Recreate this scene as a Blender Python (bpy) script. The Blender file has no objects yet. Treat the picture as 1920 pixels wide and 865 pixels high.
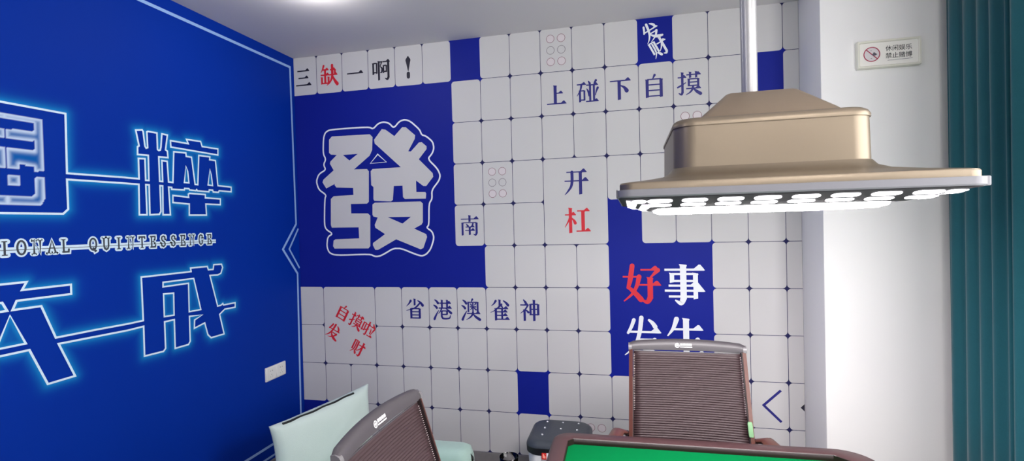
import bpy, bmesh, math, random
import numpy as np
from mathutils import Vector, Matrix
from mathutils.geometry import tessellate_polygon
random.seed(7)
COL = bpy.context.scene.collection
PI = math.pi

# ------------------------------------------------------------------ helpers
def lin(c):
    return tuple(((v/255)/12.92 if v/255 <= .04045 else ((v/255+.055)/1.055)**2.4) for v in c)

def mat(name, rgb, rough=.6, metal=0., noise=0., nscale=40., bump=0., bscale=200., spec=.5, coat=0., emit=None, es=0., trans=0., ior=1.45, sheen=0.):
    m = bpy.data.materials.new(name); m.use_nodes = True
    nt = m.node_tree; b = nt.nodes['Principled BSDF']
    col = (*lin(rgb), 1)
    b.inputs['Base Color'].default_value = col
    b.inputs['Roughness'].default_value = rough
    b.inputs['Metallic'].default_value = metal
    b.inputs['Specular IOR Level'].default_value = spec
    b.inputs['Coat Weight'].default_value = coat
    b.inputs['Transmission Weight'].default_value = trans
    b.inputs['IOR'].default_value = ior
    b.inputs['Sheen Weight'].default_value = sheen
    tc = nt.nodes.new('ShaderNodeTexCoord')
    n = nt.nodes.new('ShaderNodeTexNoise'); n.inputs['Scale'].default_value = nscale; n.inputs['Detail'].default_value = 3
    nt.links.new(tc.outputs['Object'], n.inputs['Vector'])
    mx = nt.nodes.new('ShaderNodeMix'); mx.data_type = 'RGBA'
    mx.inputs[6].default_value = tuple(v*(1-noise) for v in col[:3])+(1,)
    mx.inputs[7].default_value = tuple(min(1, v*(1+noise)) for v in col[:3])+(1,)
    nt.links.new(n.outputs['Fac'], mx.inputs[0]); nt.links.new(mx.outputs[2], b.inputs['Base Color'])
    if bump:
        n2 = nt.nodes.new('ShaderNodeTexNoise'); n2.inputs['Scale'].default_value = bscale
        nt.links.new(tc.outputs['Object'], n2.inputs['Vector'])
        bp = nt.nodes.new('ShaderNodeBump'); bp.inputs['Strength'].default_value = bump; bp.inputs['Distance'].default_value = .002
        nt.links.new(n2.outputs['Fac'], bp.inputs['Height']); nt.links.new(bp.outputs['Normal'], b.inputs['Normal'])
    if emit:
        b.inputs['Emission Color'].default_value = (*lin(emit), 1); b.inputs['Emission Strength'].default_value = es
    return m

def wave_bump(m, axis, scale, strength, dist=.003):
    nt = m.node_tree; b = nt.nodes['Principled BSDF']
    tc = nt.nodes.new('ShaderNodeTexCoord')
    w = nt.nodes.new('ShaderNodeTexWave'); w.bands_direction = axis; w.inputs['Scale'].default_value = scale
    nt.links.new(tc.outputs['Object'], w.inputs['Vector'])
    bp = nt.nodes.new('ShaderNodeBump'); bp.inputs['Strength'].default_value = strength; bp.inputs['Distance'].default_value = dist
    nt.links.new(w.outputs['Fac'], bp.inputs['Height']); nt.links.new(bp.outputs['Normal'], b.inputs['Normal'])

def tagit(o, label=None, cat=None, group=None, kind=None):
    if label: o['label'] = label
    if cat: o['category'] = cat
    if group: o['group'] = group
    if kind: o['kind'] = kind
    return o

def empty(name, loc=(0, 0, 0), rz=0., **k):
    o = bpy.data.objects.new(name, None); COL.objects.link(o)
    o.location = loc; o.rotation_euler = (0, 0, rz); o.empty_display_size = .05
    return tagit(o, **k)

def mobj(name, verts, faces, m, parent=None, smooth=False, angle=40, **k):
    me = bpy.data.meshes.new(name); me.from_pydata([tuple(v) for v in verts], [], [tuple(f) for f in faces])
    if m: me.materials.append(m)
    bm = bmesh.new(); bm.from_mesh(me); bmesh.ops.recalc_face_normals(bm, faces=bm.faces); bm.to_mesh(me); bm.free()
    if smooth:
        for p in me.polygons: p.use_smooth = True
        try: me.set_sharp_from_angle(angle=math.radians(angle))
        except Exception: pass
    o = bpy.data.objects.new(name, me); COL.objects.link(o)
    if parent: o.parent = parent
    return tagit(o, **k)

class MB:
    """collects solids that make up one part"""
    def __init__(s): s.v = []; s.f = []
    def add(s, v, f):
        n = len(s.v); s.v += [tuple(p) for p in v]; s.f += [tuple(i+n for i in q) for q in f]; return s
    def box(s, x0, x1, y0, y1, z0, z1, bev=0.):
        if bev <= 0:
            v = [(x0,y0,z0),(x1,y0,z0),(x1,y1,z0),(x0,y1,z0),(x0,y0,z1),(x1,y0,z1),(x1,y1,z1),(x0,y1,z1)]
            return s.add(v, [(0,3,2,1),(4,5,6,7),(0,1,5,4),(1,2,6,5),(2,3,7,6),(3,0,4,7)])
        bm = bmesh.new(); bmesh.ops.create_cube(bm, size=1)
        for q in bm.verts: q.co = Vector(((x0+x1)/2+q.co.x*(x1-x0), (y0+y1)/2+q.co.y*(y1-y0), (z0+z1)/2+q.co.z*(z1-z0)))
        bmesh.ops.bevel(bm, geom=bm.edges[:], offset=bev, segments=3, profile=.5, affect='EDGES')
        return s.bm(bm)
    def bm(s, bm):
        bm.verts.index_update(); s.add([v.co[:] for v in bm.verts], [[v.index for v in f.verts] for f in bm.faces]); bm.free(); return s
    def tube(s, pts, r, n=12, cap=True, sq=1.):
        """tube along points; r number or list; sq squashes the second axis"""
        pts = [Vector(p) for p in pts]; rr = r if isinstance(r, (list, tuple)) else [r]*len(pts)
        vs = []; up = Vector((0, 0, 1))
        t0 = (pts[1]-pts[0]).normalized()
        if abs(t0.dot(up)) > .95: up = Vector((0, 1, 0))
        for i, p in enumerate(pts):
            t = (pts[min(i+1, len(pts)-1)]-pts[max(i-1, 0)]).normalized()
            a = t.cross(up).normalized(); b = a.cross(t).normalized()
            for k in range(n):
                w = 2*PI*k/n; vs.append(p+a*(math.cos(w)*rr[i])+b*(math.sin(w)*rr[i]*sq))
        fs = [(i*n+k, i*n+(k+1) % n, (i+1)*n+(k+1) % n, (i+1)*n+k) for i in range(len(pts)-1) for k in range(n)]
        if cap: fs += [tuple(range(n))[::-1], tuple(range((len(pts)-1)*n, len(pts)*n))]
        return s.add(vs, fs)
    def loft(s, loops, cap0=True, cap1=True):
        n = len(loops[0]); vs = [p for l in loops for p in l]
        fs = [(i*n+k, i*n+(k+1) % n, (i+1)*n+(k+1) % n, (i+1)*n+k) for i in range(len(loops)-1) for k in range(n)]
        if cap0: fs.append(tuple(range(n))[::-1])
        if cap1: fs.append(tuple(range((len(loops)-1)*n, len(loops)*n)))
        return s.add(vs, fs)
    def make(s, name, m, parent=None, smooth=True, angle=40, **k):
        return mobj(name, s.v, s.f, m, parent, smooth, angle, **k)

def rrect(hx, hy, r, z, n=6, cx=0., cy=0.):
    """rounded rectangle loop; r a number or one radius per corner (+x+y, -x+y, -x-y, +x-y)"""
    rs = r if isinstance(r, (list, tuple)) else [r]*4
    out = []
    for q, (sx, sy) in enumerate(((1, 1), (-1, 1), (-1, -1), (1, -1))):
        rr = max(rs[q], 1e-4)
        for k in range(n+1):
            a = PI/2*q+PI/2*k/n
            out.append((cx+sx*(hx-rr)+rr*math.cos(a), cy+sy*(hy-rr)+rr*math.sin(a), z))
    return out

def circ(r, z, n=32, cx=0., cy=0.):
    return [(cx+r*math.cos(2*PI*k/n), cy+r*math.sin(2*PI*k/n), z) for k in range(n)]

# ------------------------------------------------------------------ flat printing on walls
class Print2D:
    """2D polygons in wall coordinates (u along the wall, v = height); to3(u, v, lift) gives the point"""
    def __init__(s, to3): s.to3 = to3; s.v = []; s.f = []; s.k = 0
    def poly(s, pts, lift, holes=()):
        loops = [[Vector((p[0], p[1], 0)) for p in l] for l in [pts, *holes]]
        tri = tessellate_polygon(loops); flat = [p for l in loops for p in l]
        n = len(s.v); s.v += [s.to3(p.x, p.y, lift) for p in flat]; s.f += [tuple(n+i for i in t) for t in tri]
    def line(s, pts, w, lift, closed=False, rnd=True):
        """mitred polyline of width w"""
        P = [Vector(p[:2]) for p in pts]; n = len(P)
        W = w if isinstance(w, (list, tuple)) else [w]*n
        L = []; Rr = []
        for i in range(n):
            a = P[i-1] if (i > 0 or closed) else None; b = P[(i+1) % n] if (i < n-1 or closed) else None
            d1 = (P[i]-a).normalized() if a is not None else None
            d2 = (b-P[i]).normalized() if b is not None else None
            if d1 is None: d1 = d2
            if d2 is None: d2 = d1
            n1 = Vector((-d1.y, d1.x)); n2 = Vector((-d2.y, d2.x)); m = (n1+n2)
            if m.length < 1e-6: m = n1
            m.normalize(); sc = min(1/max(m.dot(n1), .3), 2.2) if m.dot(n1) > .5 else 1.05
            L.append(P[i]+m*(W[i]/2*sc)); Rr.append(P[i]-m*(W[i]/2*sc))
        k = len(s.v); s.v += [s.to3(p.x, p.y, lift) for p in L+Rr]
        for i in range(n if closed else n-1):
            j = (i+1) % n; s.f.append((k+i, k+j, k+n+j, k+n+i))
    def disc(s, u, v, r, lift, n=20):
        s.poly([(u+r*math.cos(2*PI*k/n), v+r*math.sin(2*PI*k/n)) for k in range(n)], lift)
    def make(s, name, m, parent, **k):
        me = bpy.data.meshes.new(name); me.from_pydata(s.v, [], s.f); me.materials.append(m)
        o = bpy.data.objects.new(name, me); COL.objects.link(o); o.parent = parent
        return tagit(o, **k)

# Song-style brush strokes in a 100 x 100 box, y downwards.
# h x1,x2,y thin horizontal with its end wedge ; l plain thin line ; v x,y1,y2[,w] thick vertical ; p x,y,w ... brush path
WATER = "p10,4,5,20,11,9,27,20,11;p4,30,5,14,36,9,20,43,11;p6,98,11,16,78,8,30,55,3"
HAND = "h2,38,22;v22,0,90,10;p22,86,10,17,96,8,5,89,3;p2,64,7,20,55,6,38,45,3"
GLYPH = {
 '三': "h14,86,14;h20,80,50;h4,96,86", '一': "h4,96,52",
 '!': "p50,2,10,50,14,24,50,30,18,50,68,3;p50,80,16,50,96,16",
 '上': "v46,6,88,14;h46,82,42;h5,97,90", '下': "h4,97,12;v46,12,97,14;p54,34,5,70,44,11,80,58,17",
 '自': "p54,0,10,44,18,3;v20,18,98,13;v82,18,98,13;l20,82,18;l20,82,42;l20,82,67;l20,82,92",
 '开': "h12,90,12;h4,97,46;p34,12,12,34,44,12,30,66,10,18,84,7,4,99,2;v67,12,98,13",
 '杠': "h3,44,28;v24,2,98,13;p24,30,7,16,52,6,2,76,2;p28,40,4,37,50,9,42,60,12;h50,96,14;v72,14,90,14;h46,99,91",
 '南': "h4,96,18;v50,0,32,12;v12,36,98,11;l12,86,36;v86,36,90,12;p86,86,12,80,97,8,69,92,3;p32,42,4,41,52,10;p67,42,9,60,54,3;h28,74,57;h26,76,74;v50,58,96,11",
 '省': "v50,0,32,10;p28,10,11,18,24,6,3,38,2;p66,8,4,82,18,9,94,32,13;p76,24,8,56,42,7,32,52,5,3,58,2;v30,48,98,11;v77,48,98,11;l30,77,48;l30,77,64;l30,77,80;l30,77,95",
 '港': WATER+";h34,96,20;h30,99,44;v48,4,44,9;v76,4,44,9;p47,44,8,40,58,5,28,72,2;p70,46,4,82,56,9,97,68,11;l46,76,58;v75,58,76,9;l46,76,75;v46,58,88,9;p46,84,9,54,95,8,80,95,7,90,90,6,93,78,3",
 '澳': WATER+";p60,0,9,53,12,3;v38,12,62,8;v87,12,62,9;l38,87,14;l46,80,36;v62,18,58,7;p48,20,3,54,28,7;p77,20,7,70,28,3;p60,38,6,47,52,2;p64,38,3,78,50,7;h30,99,68;p62,62,9,57,76,8,45,88,6,26,99,2;p62,70,4,76,84,10,97,97,12",
 '雀': "v50,0,28,10;p30,6,10,20,20,6,7,30,2;p68,4,4,82,14,9,93,26,12;p60,22,8,42,38,7,24,52,4,2,62,2;v30,42,99,11;p58,28,9,65,38,5;h30,92,42;h30,88,58;h30,88,75;h30,98,93;v62,42,93,9",
 '神': "p20,0,5,30,12,11;h3,44,24;p42,24,7,28,44,6,3,64,2;v24,46,99,11;p30,46,4,43,58,10;v54,20,72,10;v92,20,72,11;l54,92,20;l54,92,44;l54,92,69;v72,0,99,11",
 '缺': "p20,0,9,13,18,6,2,34,2;h16,48,20;h1,52,46;v28,20,90,10;v8,56,92,9;v48,56,94,9;l8,48,88;h58,90,22;v87,22,46,9;h50,100,47;p71,0,11,71,46,11,66,68,9,52,88,6,36,99,2;p72,52,5,84,76,11,99,95,14",
 '啊': "v6,14,70,9;v26,14,66,8;l6,26,15;l6,26,60;v38,6,99,10;l38,55,10;p55,10,7,46,32,4;p46,32,3,57,44,9,54,60,8,45,62,3;h60,100,10;v65,28,66,7;v81,28,62,7;l65,81,29;l65,81,58;v92,10,90,11;p92,86,11,85,97,9,72,91,3",
 '碰': "h0,42,14;p22,14,9,16,40,7,0,66,2;v14,42,94,9;v35,42,88,8;l14,35,43;l14,35,85;p54,0,4,61,12,10;p90,0,10,80,14,4;h44,98,19;v62,19,92,9;v80,19,92,9;p46,34,3,54,50,8,56,68,5;p98,34,10,91,50,6,87,68,3;h42,100,93",
 '摸': HAND+";h40,100,12;v56,0,26,9;v82,0,26,9;v50,30,62,9;v90,30,62,9;l50,90,31;l50,90,45;l50,90,60;h38,100,72;p68,62,9,64,77,8,54,89,6,36,99,2;p70,74,5,83,86,11,99,97,13",
 '啦': "v6,20,78,9;v24,20,74,8;l6,24,21;l6,24,70;h30,60,24;v46,0,90,10;p46,86,10,41,97,7,31,92,2;p30,64,6,46,55,5,60,47,2;p74,0,4,83,14,10;h62,100,25;p70,36,3,75,52,7,76,72,8;p96,34,10,89,58,6,82,86,3;h58,100,91",
 '发': "p28,6,10,21,24,9,12,40,7;h12,97,37;p48,0,12,43,36,11,35,62,9,20,84,6,2,99,2;p66,4,5,77,13,10,84,23,12;l38,82,57;p82,57,11,69,75,9,50,89,6,26,99,2;p40,60,5,56,79,12,78,91,14,98,97,9",
 '财': "v8,6,74,10;v38,6,72,10;l8,38,7;p24,16,8,24,50,8,19,74,6,2,97,2;p28,72,5,37,82,11,43,91,12;h46,100,27;v77,0,90,12;p77,86,12,70,97,9,56,91,3;p76,30,7,62,54,6,43,73,2",
 '好': "p26,0,13,20,38,13,14,60,9;p14,58,8,32,74,13,48,92,15;l0,46,30;p44,30,13,37,56,10,24,78,7,2,97,3;h48,96,11;p94,12,12,82,24,7,73,33,4;v73,32,90,15;p73,86,15,64,99,11,47,90,3;h44,100,52",
 '事': "h0,100,13;v19,22,46,12;v79,22,46,13;l19,79,24;l19,79,42;h10,90,54;h0,100,67;l10,82,82;v79,54,88,12;v48,0,90,17;p48,86,16,41,99,12,26,91,3",
 '生': "p27,2,13,18,26,9,3,46,3;h20,92,28;v51,0,94,16;h14,90,60;h0,100,95",
}
def catmull(pts, n=6):
    if len(pts) < 3: return pts
    out = []; P = [pts[0]]+list(pts)+[pts[-1]]
    for i in range(1, len(P)-2):
        for k in range(n):
            t = k/n
            out.append(tuple(.5*((2*P[i][c])+(-P[i-1][c]+P[i+1][c])*t+(2*P[i-1][c]-5*P[i][c]+4*P[i+1][c]-P[i+2][c])*t*t+(-P[i-1][c]+3*P[i][c]-3*P[i+1][c]+P[i+2][c])*t**3) for c in range(3)))
    out.append(tuple(pts[-1])); return out

def glyph(pr, ch, cu, cv, w, h, lift, rot=0., bold=1., thin=4.6):
    """write one character centred on (cu, cv)"""
    c, s_ = math.cos(rot), math.sin(rot)
    def T(x, y):
        a = (x-50)/100*w; b = (50-y)/100*h
        return (cu+a*c-b*s_, cv+a*s_+b*c)
    k = 0
    for st in GLYPH[ch].split(';'):
        a = [float(x) for x in st[1:].split(',')]; lf = lift+k*.00002; k += 1
        if st[0] in 'hl':
            x1, x2, y = a[:3]; t = thin/2*bold
            pr.poly([T(x1, y-t), T(x2, y-t), T(x2, y+t), T(x1, y+t)], lf)
            if st[0] == 'h':
                e = 9+.04*(x2-x1)
                pr.poly([T(x2-e*1.9, y-t), T(x2-e*.95, y-e), T(x2-e*.6, y-e*.95), T(x2+e*.25, y+t*.6), T(x2, y+t), T(x2-e*1.9, y+t)], lf+.00001)
        elif st[0] == 'v':
            x, y1, y2 = a[:3]; ww = (a[3] if len(a) > 3 else 11)/2*bold
            pr.poly([T(x-ww*1.25, y1-1.5), T(x+ww, y1+.5), T(x+ww*1.15, y1+3), T(x+ww*.95, y1+6), T(x+ww*.95, y2-1), T(x-ww*.95, y2+1), T(x-ww*.95, y1+4)], lf)
        else:
            pts = [(a[i], a[i+1], a[i+2]*bold) for i in range(0, len(a), 3)]
            pts = catmull(pts)
            L = []; Rr = []
            for i, (x, y, ww) in enumerate(pts):
                p0 = pts[max(i-1, 0)]; p1 = pts[min(i+1, len(pts)-1)]
                dx, dy = p1[0]-p0[0], p1[1]-p0[1]; d = math.hypot(dx, dy) or 1
                nx, ny = -dy/d, dx/d
                L.append(T(x+nx*ww/2, y+ny*ww/2)); Rr.append(T(x-nx*ww/2, y-ny*ww/2))
            ex = pts[-1]; 
            n = len(pr.v); pr.v += [pr.to3(p[0], p[1], lf) for p in L+Rr]; q = len(L)
            pr.f += [(n+i, n+i+1, n+q+i+1, n+q+i) for i in range(q-1)]
            for (x, y, ww) in (pts[0], pts[-1]):
                if ww > 5:
                    pr.poly([T(x+ww/2*math.cos(2*PI*j/12), y+ww/2*math.sin(2*PI*j/12)) for j in range(12)], lf+.00001)

# serif capitals as thin strokes, 100 x 100 box, y downwards
LATIN = {
 'I': [[(50,4),(50,96)],[(25,4),(75,4)],[(25,96),(75,96)]],
 'O': [[(50+38*math.sin(k*PI/12),50-47*math.cos(k*PI/12)) for k in range(25)]],
 'N': [[(20,96),(20,4),(80,96),(80,4)],[(5,4),(22,4)],[(66,4),(95,4)],[(5,96),(36,96)]],
 'A': [[(14,96),(50,3),(86,96)],[(27,62),(73,62)],[(2,96),(30,96)],[(70,96),(98,96)]],
 'L': [[(34,4),(34,96),(86,96),(90,72)],[(14,4),(56,4)],[(14,96),(36,96)]],
 'Q': [[(50+38*math.sin(k*PI/12),48-45*math.cos(k*PI/12)) for k in range(25)],[(44,74),(60,84),(74,104),(92,98)]],
 'U': [[(22,4),(22,66),(32,88),(50,96),(68,88),(78,66),(78,4)],[(6,4),(38,4)],[(62,4),(94,4)]],
 'T': [[(50,4),(50,96)],[(10,22),(12,4),(88,4),(90,22)],[(30,96),(70,96)]],
 'E': [[(30,4),(30,96)],[(12,4),(82,4),(84,24)],[(30,48),(66,48)],[(66,38),(66,58)],[(12,96),(84,96),(88,74)]],
 'S': [[(78,26),(70,8),(50,3),(30,10),(24,26),(34,42),(66,56),(78,74),(70,90),(50,97),(28,90),(20,72)],[(79,6),(79,28)],[(20,70),(20,96)]],
 'G': [[(80,26),(70,8),(50,3),(28,14),(18,50),(28,86),(50,97),(72,90),(78,76),(78,58)],[(60,58),(94,58)],[(81,6),(81,28)]],
}

def text_mesh(body, name, m, parent, to3, u0, v0, w, h, lift, thick=0., **k):
    cu = bpy.data.curves.new(name, 'FONT'); cu.body = body; cu.offset = thick
    t = bpy.data.objects.new(name, cu); COL.objects.link(t)
    me = bpy.data.meshes.new_from_object(t.evaluated_get(bpy.context.evaluated_depsgraph_get()))
    bpy.data.objects.remove(t); bpy.data.curves.remove(cu)
    xs = [v.co.x for v in me.vertices]; ys = [v.co.y for v in me.vertices]
    for v in me.vertices:
        a = (v.co.x-min(xs))/(max(xs)-min(xs)); b = (v.co.y-min(ys))/(max(ys)-min(ys))
        v.co = Vector(to3(u0+a*w, v0+b*h, lift))
    me.materials.clear(); me.materials.append(m)
    o = bpy.data.objects.new(name, me); COL.objects.link(o); o.parent = parent
    return tagit(o, **k)

P_DL, P_DL2, P_DL3, P_DL4, P_WIN, P_SIDE, EXPO = 3, 10, 14, 14, 8, 34, 1.0
# outlines of the printed artwork in wall coordinates (metres along the wall, height)
D = {
 'guo_top': [(-1.7461, 2.1178), (-1.5197, 2.1192), (-1.5228, 1.8667)],
 'guo_bot': [(-1.5237, 1.8406), (-1.5234, 1.7147), (-1.5432, 1.6949), (-1.7604, 1.6952)],
 'cui_outer': [(-1.2803, 1.8696), (-1.2009, 1.8689), (-1.2002, 1.9676), (-1.1663, 1.9704), (-1.1665, 1.8644), (-1.1495, 1.8651), (-1.1479, 1.989), (-1.2038, 1.9868), (-1.2024, 2.024), (-1.1946, 2.0299), (-1.2087, 2.1033), (-1.1756, 2.1103), (-1.1707, 2.1039), (-1.1638, 2.0324), (-1.1583, 2.0241), (-1.1497, 2.0277), (-1.1513, 2.1041), (-1.1452, 2.1082), (-1.0964, 2.1085), (-1.0963, 2.0252), (-1.0897, 2.0212), (-1.0813, 2.0248), (-1.0765, 2.0417), (-1.0689, 2.1087), (-1.0373, 2.1076), (-1.0511, 2.0295), (-1.0407, 2.0245), (-1.0384, 1.9912), (-1.091, 1.9886), (-1.0904, 1.8652), (-1.0738, 1.8652), (-1.0744, 1.9718), (-1.0442, 1.9715), (-1.0399, 1.8658), (-1.0148, 1.8644), (-1.0031, 2.0263), (-0.9293, 2.0294), (-0.9278, 2.0111), (-0.8942, 2.0105), (-0.8772, 1.8642), (-0.8594, 1.8634), (-0.846, 2.0265), (-0.7703, 2.0276), (-0.7728, 2.0112), (-0.7317, 2.011), (-0.7201, 1.8679), (-0.6204, 1.8649), (-0.6216, 1.8376), (-0.7124, 1.8384), (-0.7174, 1.8289), (-0.7554, 1.829), (-0.7585, 1.8393), (-0.7827, 1.8393), (-0.7857, 1.8287), (-0.8633, 1.8293), (-0.8679, 1.8358), (-0.873, 1.8294), (-0.9142, 1.8317), (-0.9178, 1.8382), (-0.9449, 1.8379), (-0.9468, 1.8298), (-1.0235, 1.8286), (-1.0231, 1.8382), (-1.041, 1.8384), (-1.0361, 1.6959), (-1.0785, 1.6954), (-1.0747, 1.8432), (-1.0899, 1.8434), (-1.0896, 1.7122), (-1.0991, 1.6977), (-1.151, 1.6947), (-1.1491, 1.8425), (-1.1667, 1.8426), (-1.166, 1.6946), (-1.2058, 1.6942), (-1.2032, 1.8419), (-1.2813, 1.8423)],
 'cui_holes': [[(-0.9322, 1.9597), (-0.9452, 1.8695), (-0.9165, 1.8695), (-0.9218, 1.9309)], [(-0.7733, 1.9587), (-0.7901, 1.8667), (-0.7582, 1.8654), (-0.7644, 1.9246)]],
 'cui_parts': [[(-1.0204, 2.0816), (-0.9116, 2.0816), (-0.9224, 2.1032), (-0.8303, 2.1058), (-0.8215, 2.079), (-0.7109, 2.0804), (-0.7124, 2.0453), (-1.0196, 2.0484)], [(-1.0175, 1.7969), (-0.9214, 1.7914), (-0.923, 1.808), (-0.915, 1.813), (-0.8111, 1.8115), (-0.8119, 1.7928), (-0.7055, 1.7916), (-0.7069, 1.7579), (-0.81, 1.7583), (-0.8076, 1.6961), (-0.9215, 1.695), (-0.919, 1.7549), (-1.019, 1.7602)]],
 'guo_in': [[(-1.7548, 2.0752), (-1.6074, 2.0763), (-1.6087, 1.8665), (-1.6404, 1.8636), (-1.6425, 1.8819), (-1.692, 1.887), (-1.6942, 1.8688), (-1.7328, 1.865), (-1.7326, 1.9451), (-1.6403, 1.9456), (-1.6389, 1.9852), (-1.7338, 1.9814), (-1.7325, 2.0198), (-1.6403, 2.0207), (-1.639, 2.0579), (-1.7554, 2.0576)], [(-1.7336, 1.8431), (-1.6925, 1.8437), (-1.6938, 1.8045), (-1.7334, 1.8036)], [(-1.6396, 1.842), (-1.6084, 1.8434), (-1.6101, 1.7474), (-1.6234, 1.7282), (-1.7664, 1.7282), (-1.7652, 1.7649), (-1.6546, 1.7635), (-1.6442, 1.7708)]],
 'cheng_outer': [(-1.2809, 1.1787), (-1.2061, 1.1794), (-1.2079, 1.3911), (-0.9225, 1.3897), (-0.9258, 1.4089), (-0.8146, 1.408), (-0.8083, 1.3885), (-0.7749, 1.3875), (-0.7691, 1.4143), (-0.7131, 1.4117), (-0.7063, 1.3923), (-0.7202, 1.3597), (-0.744, 1.3525), (-0.7989, 1.3554), (-0.7517, 1.1745), (-0.7282, 1.1751), (-0.7136, 1.1833), (-0.7092, 1.1735), (-0.6203, 1.1729), (-0.6215, 1.1458), (-0.7007, 1.1478), (-0.7398, 1.1246), (-0.7118, 1.0053), (-0.805, 1.0038), (-0.8265, 1.0255), (-0.8455, 1.0962), (-0.9147, 1.0804), (-0.9111, 1.1255), (-0.8566, 1.1438), (-0.9431, 1.1506), (-0.9438, 1.0166), (-0.955, 1.0019), (-1.0363, 1.0012), (-1.0356, 1.151), (-1.0917, 1.1506), (-1.0913, 1.0149), (-1.1035, 1.0028), (-1.2062, 1.0055), (-1.2052, 1.1508), (-1.2821, 1.1483)],
 'cheng_holes': [[(-1.0924, 1.3519), (-0.9075, 1.3508), (-0.8683, 1.1746), (-0.9437, 1.1758), (-0.9414, 1.3289), (-1.0933, 1.329)], [(-1.0918, 1.2925), (-1.0338, 1.2889), (-1.0361, 1.1747), (-1.0921, 1.1771)]],
 'da_right': [(-1.7694, 1.4265), (-1.6847, 1.425), (-1.7012, 1.3951), (-1.5241, 1.3947), (-1.5244, 1.3547), (-1.7203, 1.3559), (-1.735, 1.3225), (-1.6377, 1.3218), (-1.5894, 1.183), (-1.4273, 1.1818)],
 'da_right2': [(-1.4283, 1.1545), (-1.5801, 1.1553), (-1.5218, 1.0042), (-1.6252, 1.0021), (-1.6846, 1.156), (-1.7784, 1.1592)],
 'da_hole': [(-1.7435, 1.3039), (-1.6956, 1.1842), (-1.7942, 1.1836)],
 'fa': [[(0.0824, 2.2262), (0.1051, 2.2482), (0.3983, 2.2446), (0.4186, 2.2242), (0.4129, 2.1355), (0.3934, 2.0984), (0.27, 2.0089), (0.3693, 2.0066), (0.3828, 1.9906), (0.3758, 1.78), (0.3613, 1.7677), (0.2376, 1.7693), (0.2382, 1.7035), (0.3661, 1.6997), (0.3839, 1.6838), (0.3769, 1.4726), (0.3623, 1.4574), (0.0995, 1.4597), (0.0883, 1.4768), (0.0941, 1.5159), (0.109, 1.5248), (0.2937, 1.528), (0.2921, 1.6053), (0.0827, 1.6076), (0.076, 1.6273), (0.0824, 1.8098), (0.105, 1.8285), (0.2597, 1.8317), (0.2585, 1.8807), (0.129, 1.8887), (0.115, 1.9062), (0.1182, 1.9151), (0.0484, 1.8855), (0.0205, 1.9298), (0.0286, 1.949), (0.1114, 2.0103), (0.0838, 2.0572), (0.0873, 2.0726), (0.1398, 2.1165), (0.0934, 2.1217), (0.0792, 2.1355)], [(0.4292, 2.2044), (0.4899, 2.274), (0.5174, 2.2683), (0.5819, 2.22), (0.641, 2.2763), (0.6681, 2.2744), (0.7337, 2.2164), (0.7302, 2.1917), (0.6805, 2.1112), (0.6994, 2.1088), (0.7589, 2.1651), (0.779, 2.1675), (0.814, 2.1369), (0.8134, 2.1184), (0.7554, 2.0533), (0.8522, 1.9553), (0.8554, 1.9304), (0.8032, 1.8708), (0.7833, 1.8716), (0.7309, 1.9112), (0.7312, 1.8338), (0.7954, 1.8313), (0.8017, 1.8211), (0.798, 1.7864), (0.646, 1.7894), (0.6328, 1.8025), (0.6312, 1.8805), (0.5669, 1.8807), (0.557, 1.7863), (0.543, 1.7767), (0.4182, 1.7849), (0.4116, 1.7979), (0.4143, 1.8807), (0.3979, 1.8942), (0.3969, 1.9899), (0.4114, 2.0045), (0.6229, 2.0065), (0.4339, 2.1787)], [(0.4033, 1.7599), (0.4205, 1.7721), (0.7601, 1.7691), (0.7757, 1.7536), (0.7719, 1.629), (0.762, 1.6131), (0.7074, 1.5868), (0.7934, 1.5475), (0.7995, 1.5287), (0.7705, 1.4543), (0.7502, 1.4458), (0.5732, 1.5165), (0.435, 1.4462), (0.414, 1.4464), (0.3968, 1.4787), (0.3987, 1.494), (0.4915, 1.5536), (0.4191, 1.5998), (0.4155, 1.619), (0.4396, 1.6695), (0.4076, 1.6767), (0.401, 1.6897)]],
 'fa_holes': [[(0.1875, 2.1138), (0.3021, 2.115), (0.2364, 2.0724)], [], [(0.5147, 1.6699), (0.687, 1.6676), (0.6231, 1.6228)]],
 'fa_line': [(0.039, 2.242), (0.055, 2.28), (0.0922, 2.297), (0.3929, 2.2958), (0.4246, 2.2784), (0.4634, 2.3138), (0.5053, 2.3222), (0.5463, 2.3105), (0.5795, 2.2742), (0.6219, 2.3177), (0.6629, 2.3272), (0.703, 2.3119), (0.7682, 2.2514), (0.7805, 2.2158), (0.8134, 2.205), (0.8585, 2.1651), (0.8665, 2.1214), (0.8522, 2.0852), (0.8194, 2.0524), (0.8861, 1.9846), (0.9058, 1.9405), (0.8968, 1.9039), (0.8422, 1.8419), (0.843, 1.7823), (0.8196, 1.7521), (0.8153, 1.6093), (0.7974, 1.591), (0.8365, 1.5653), (0.8497, 1.5215), (0.8236, 1.4473), (0.7892, 1.4103), (0.7487, 1.3982), (0.5743, 1.4671), (0.4546, 1.4038), (0.4125, 1.3991), (0.3751, 1.4174), (0.1051, 1.4113), (0.0545, 1.4315), (0.0385, 1.4776), (0.0481, 1.5429), (0.0885, 1.5644), (0.0382, 1.5955), (0.0246, 1.6286), (0.034, 1.8116), (0.0468, 1.8398), (-0.0108, 1.8787), (-0.0295, 1.9385), (-0.0069, 1.9899), (0.0501, 2.0172), (0.0323, 2.0533), (0.0528, 2.0914), (0.0321, 2.1316)],
 'fa_tri': [(0.4538, 2.1039), (0.5172, 2.0473), (0.3958, 2.0435)],
}

XL, XR, YR, ZC = -0.185, 3.68, -5.4, 2.822
ZT, CW, CH = 2.825, 0.2, 0.2725
def BACK(u, v, l): return (u, -l-.001, v)
def LEFT(u, v, l): return (XL+l+.001, u, v)

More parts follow.
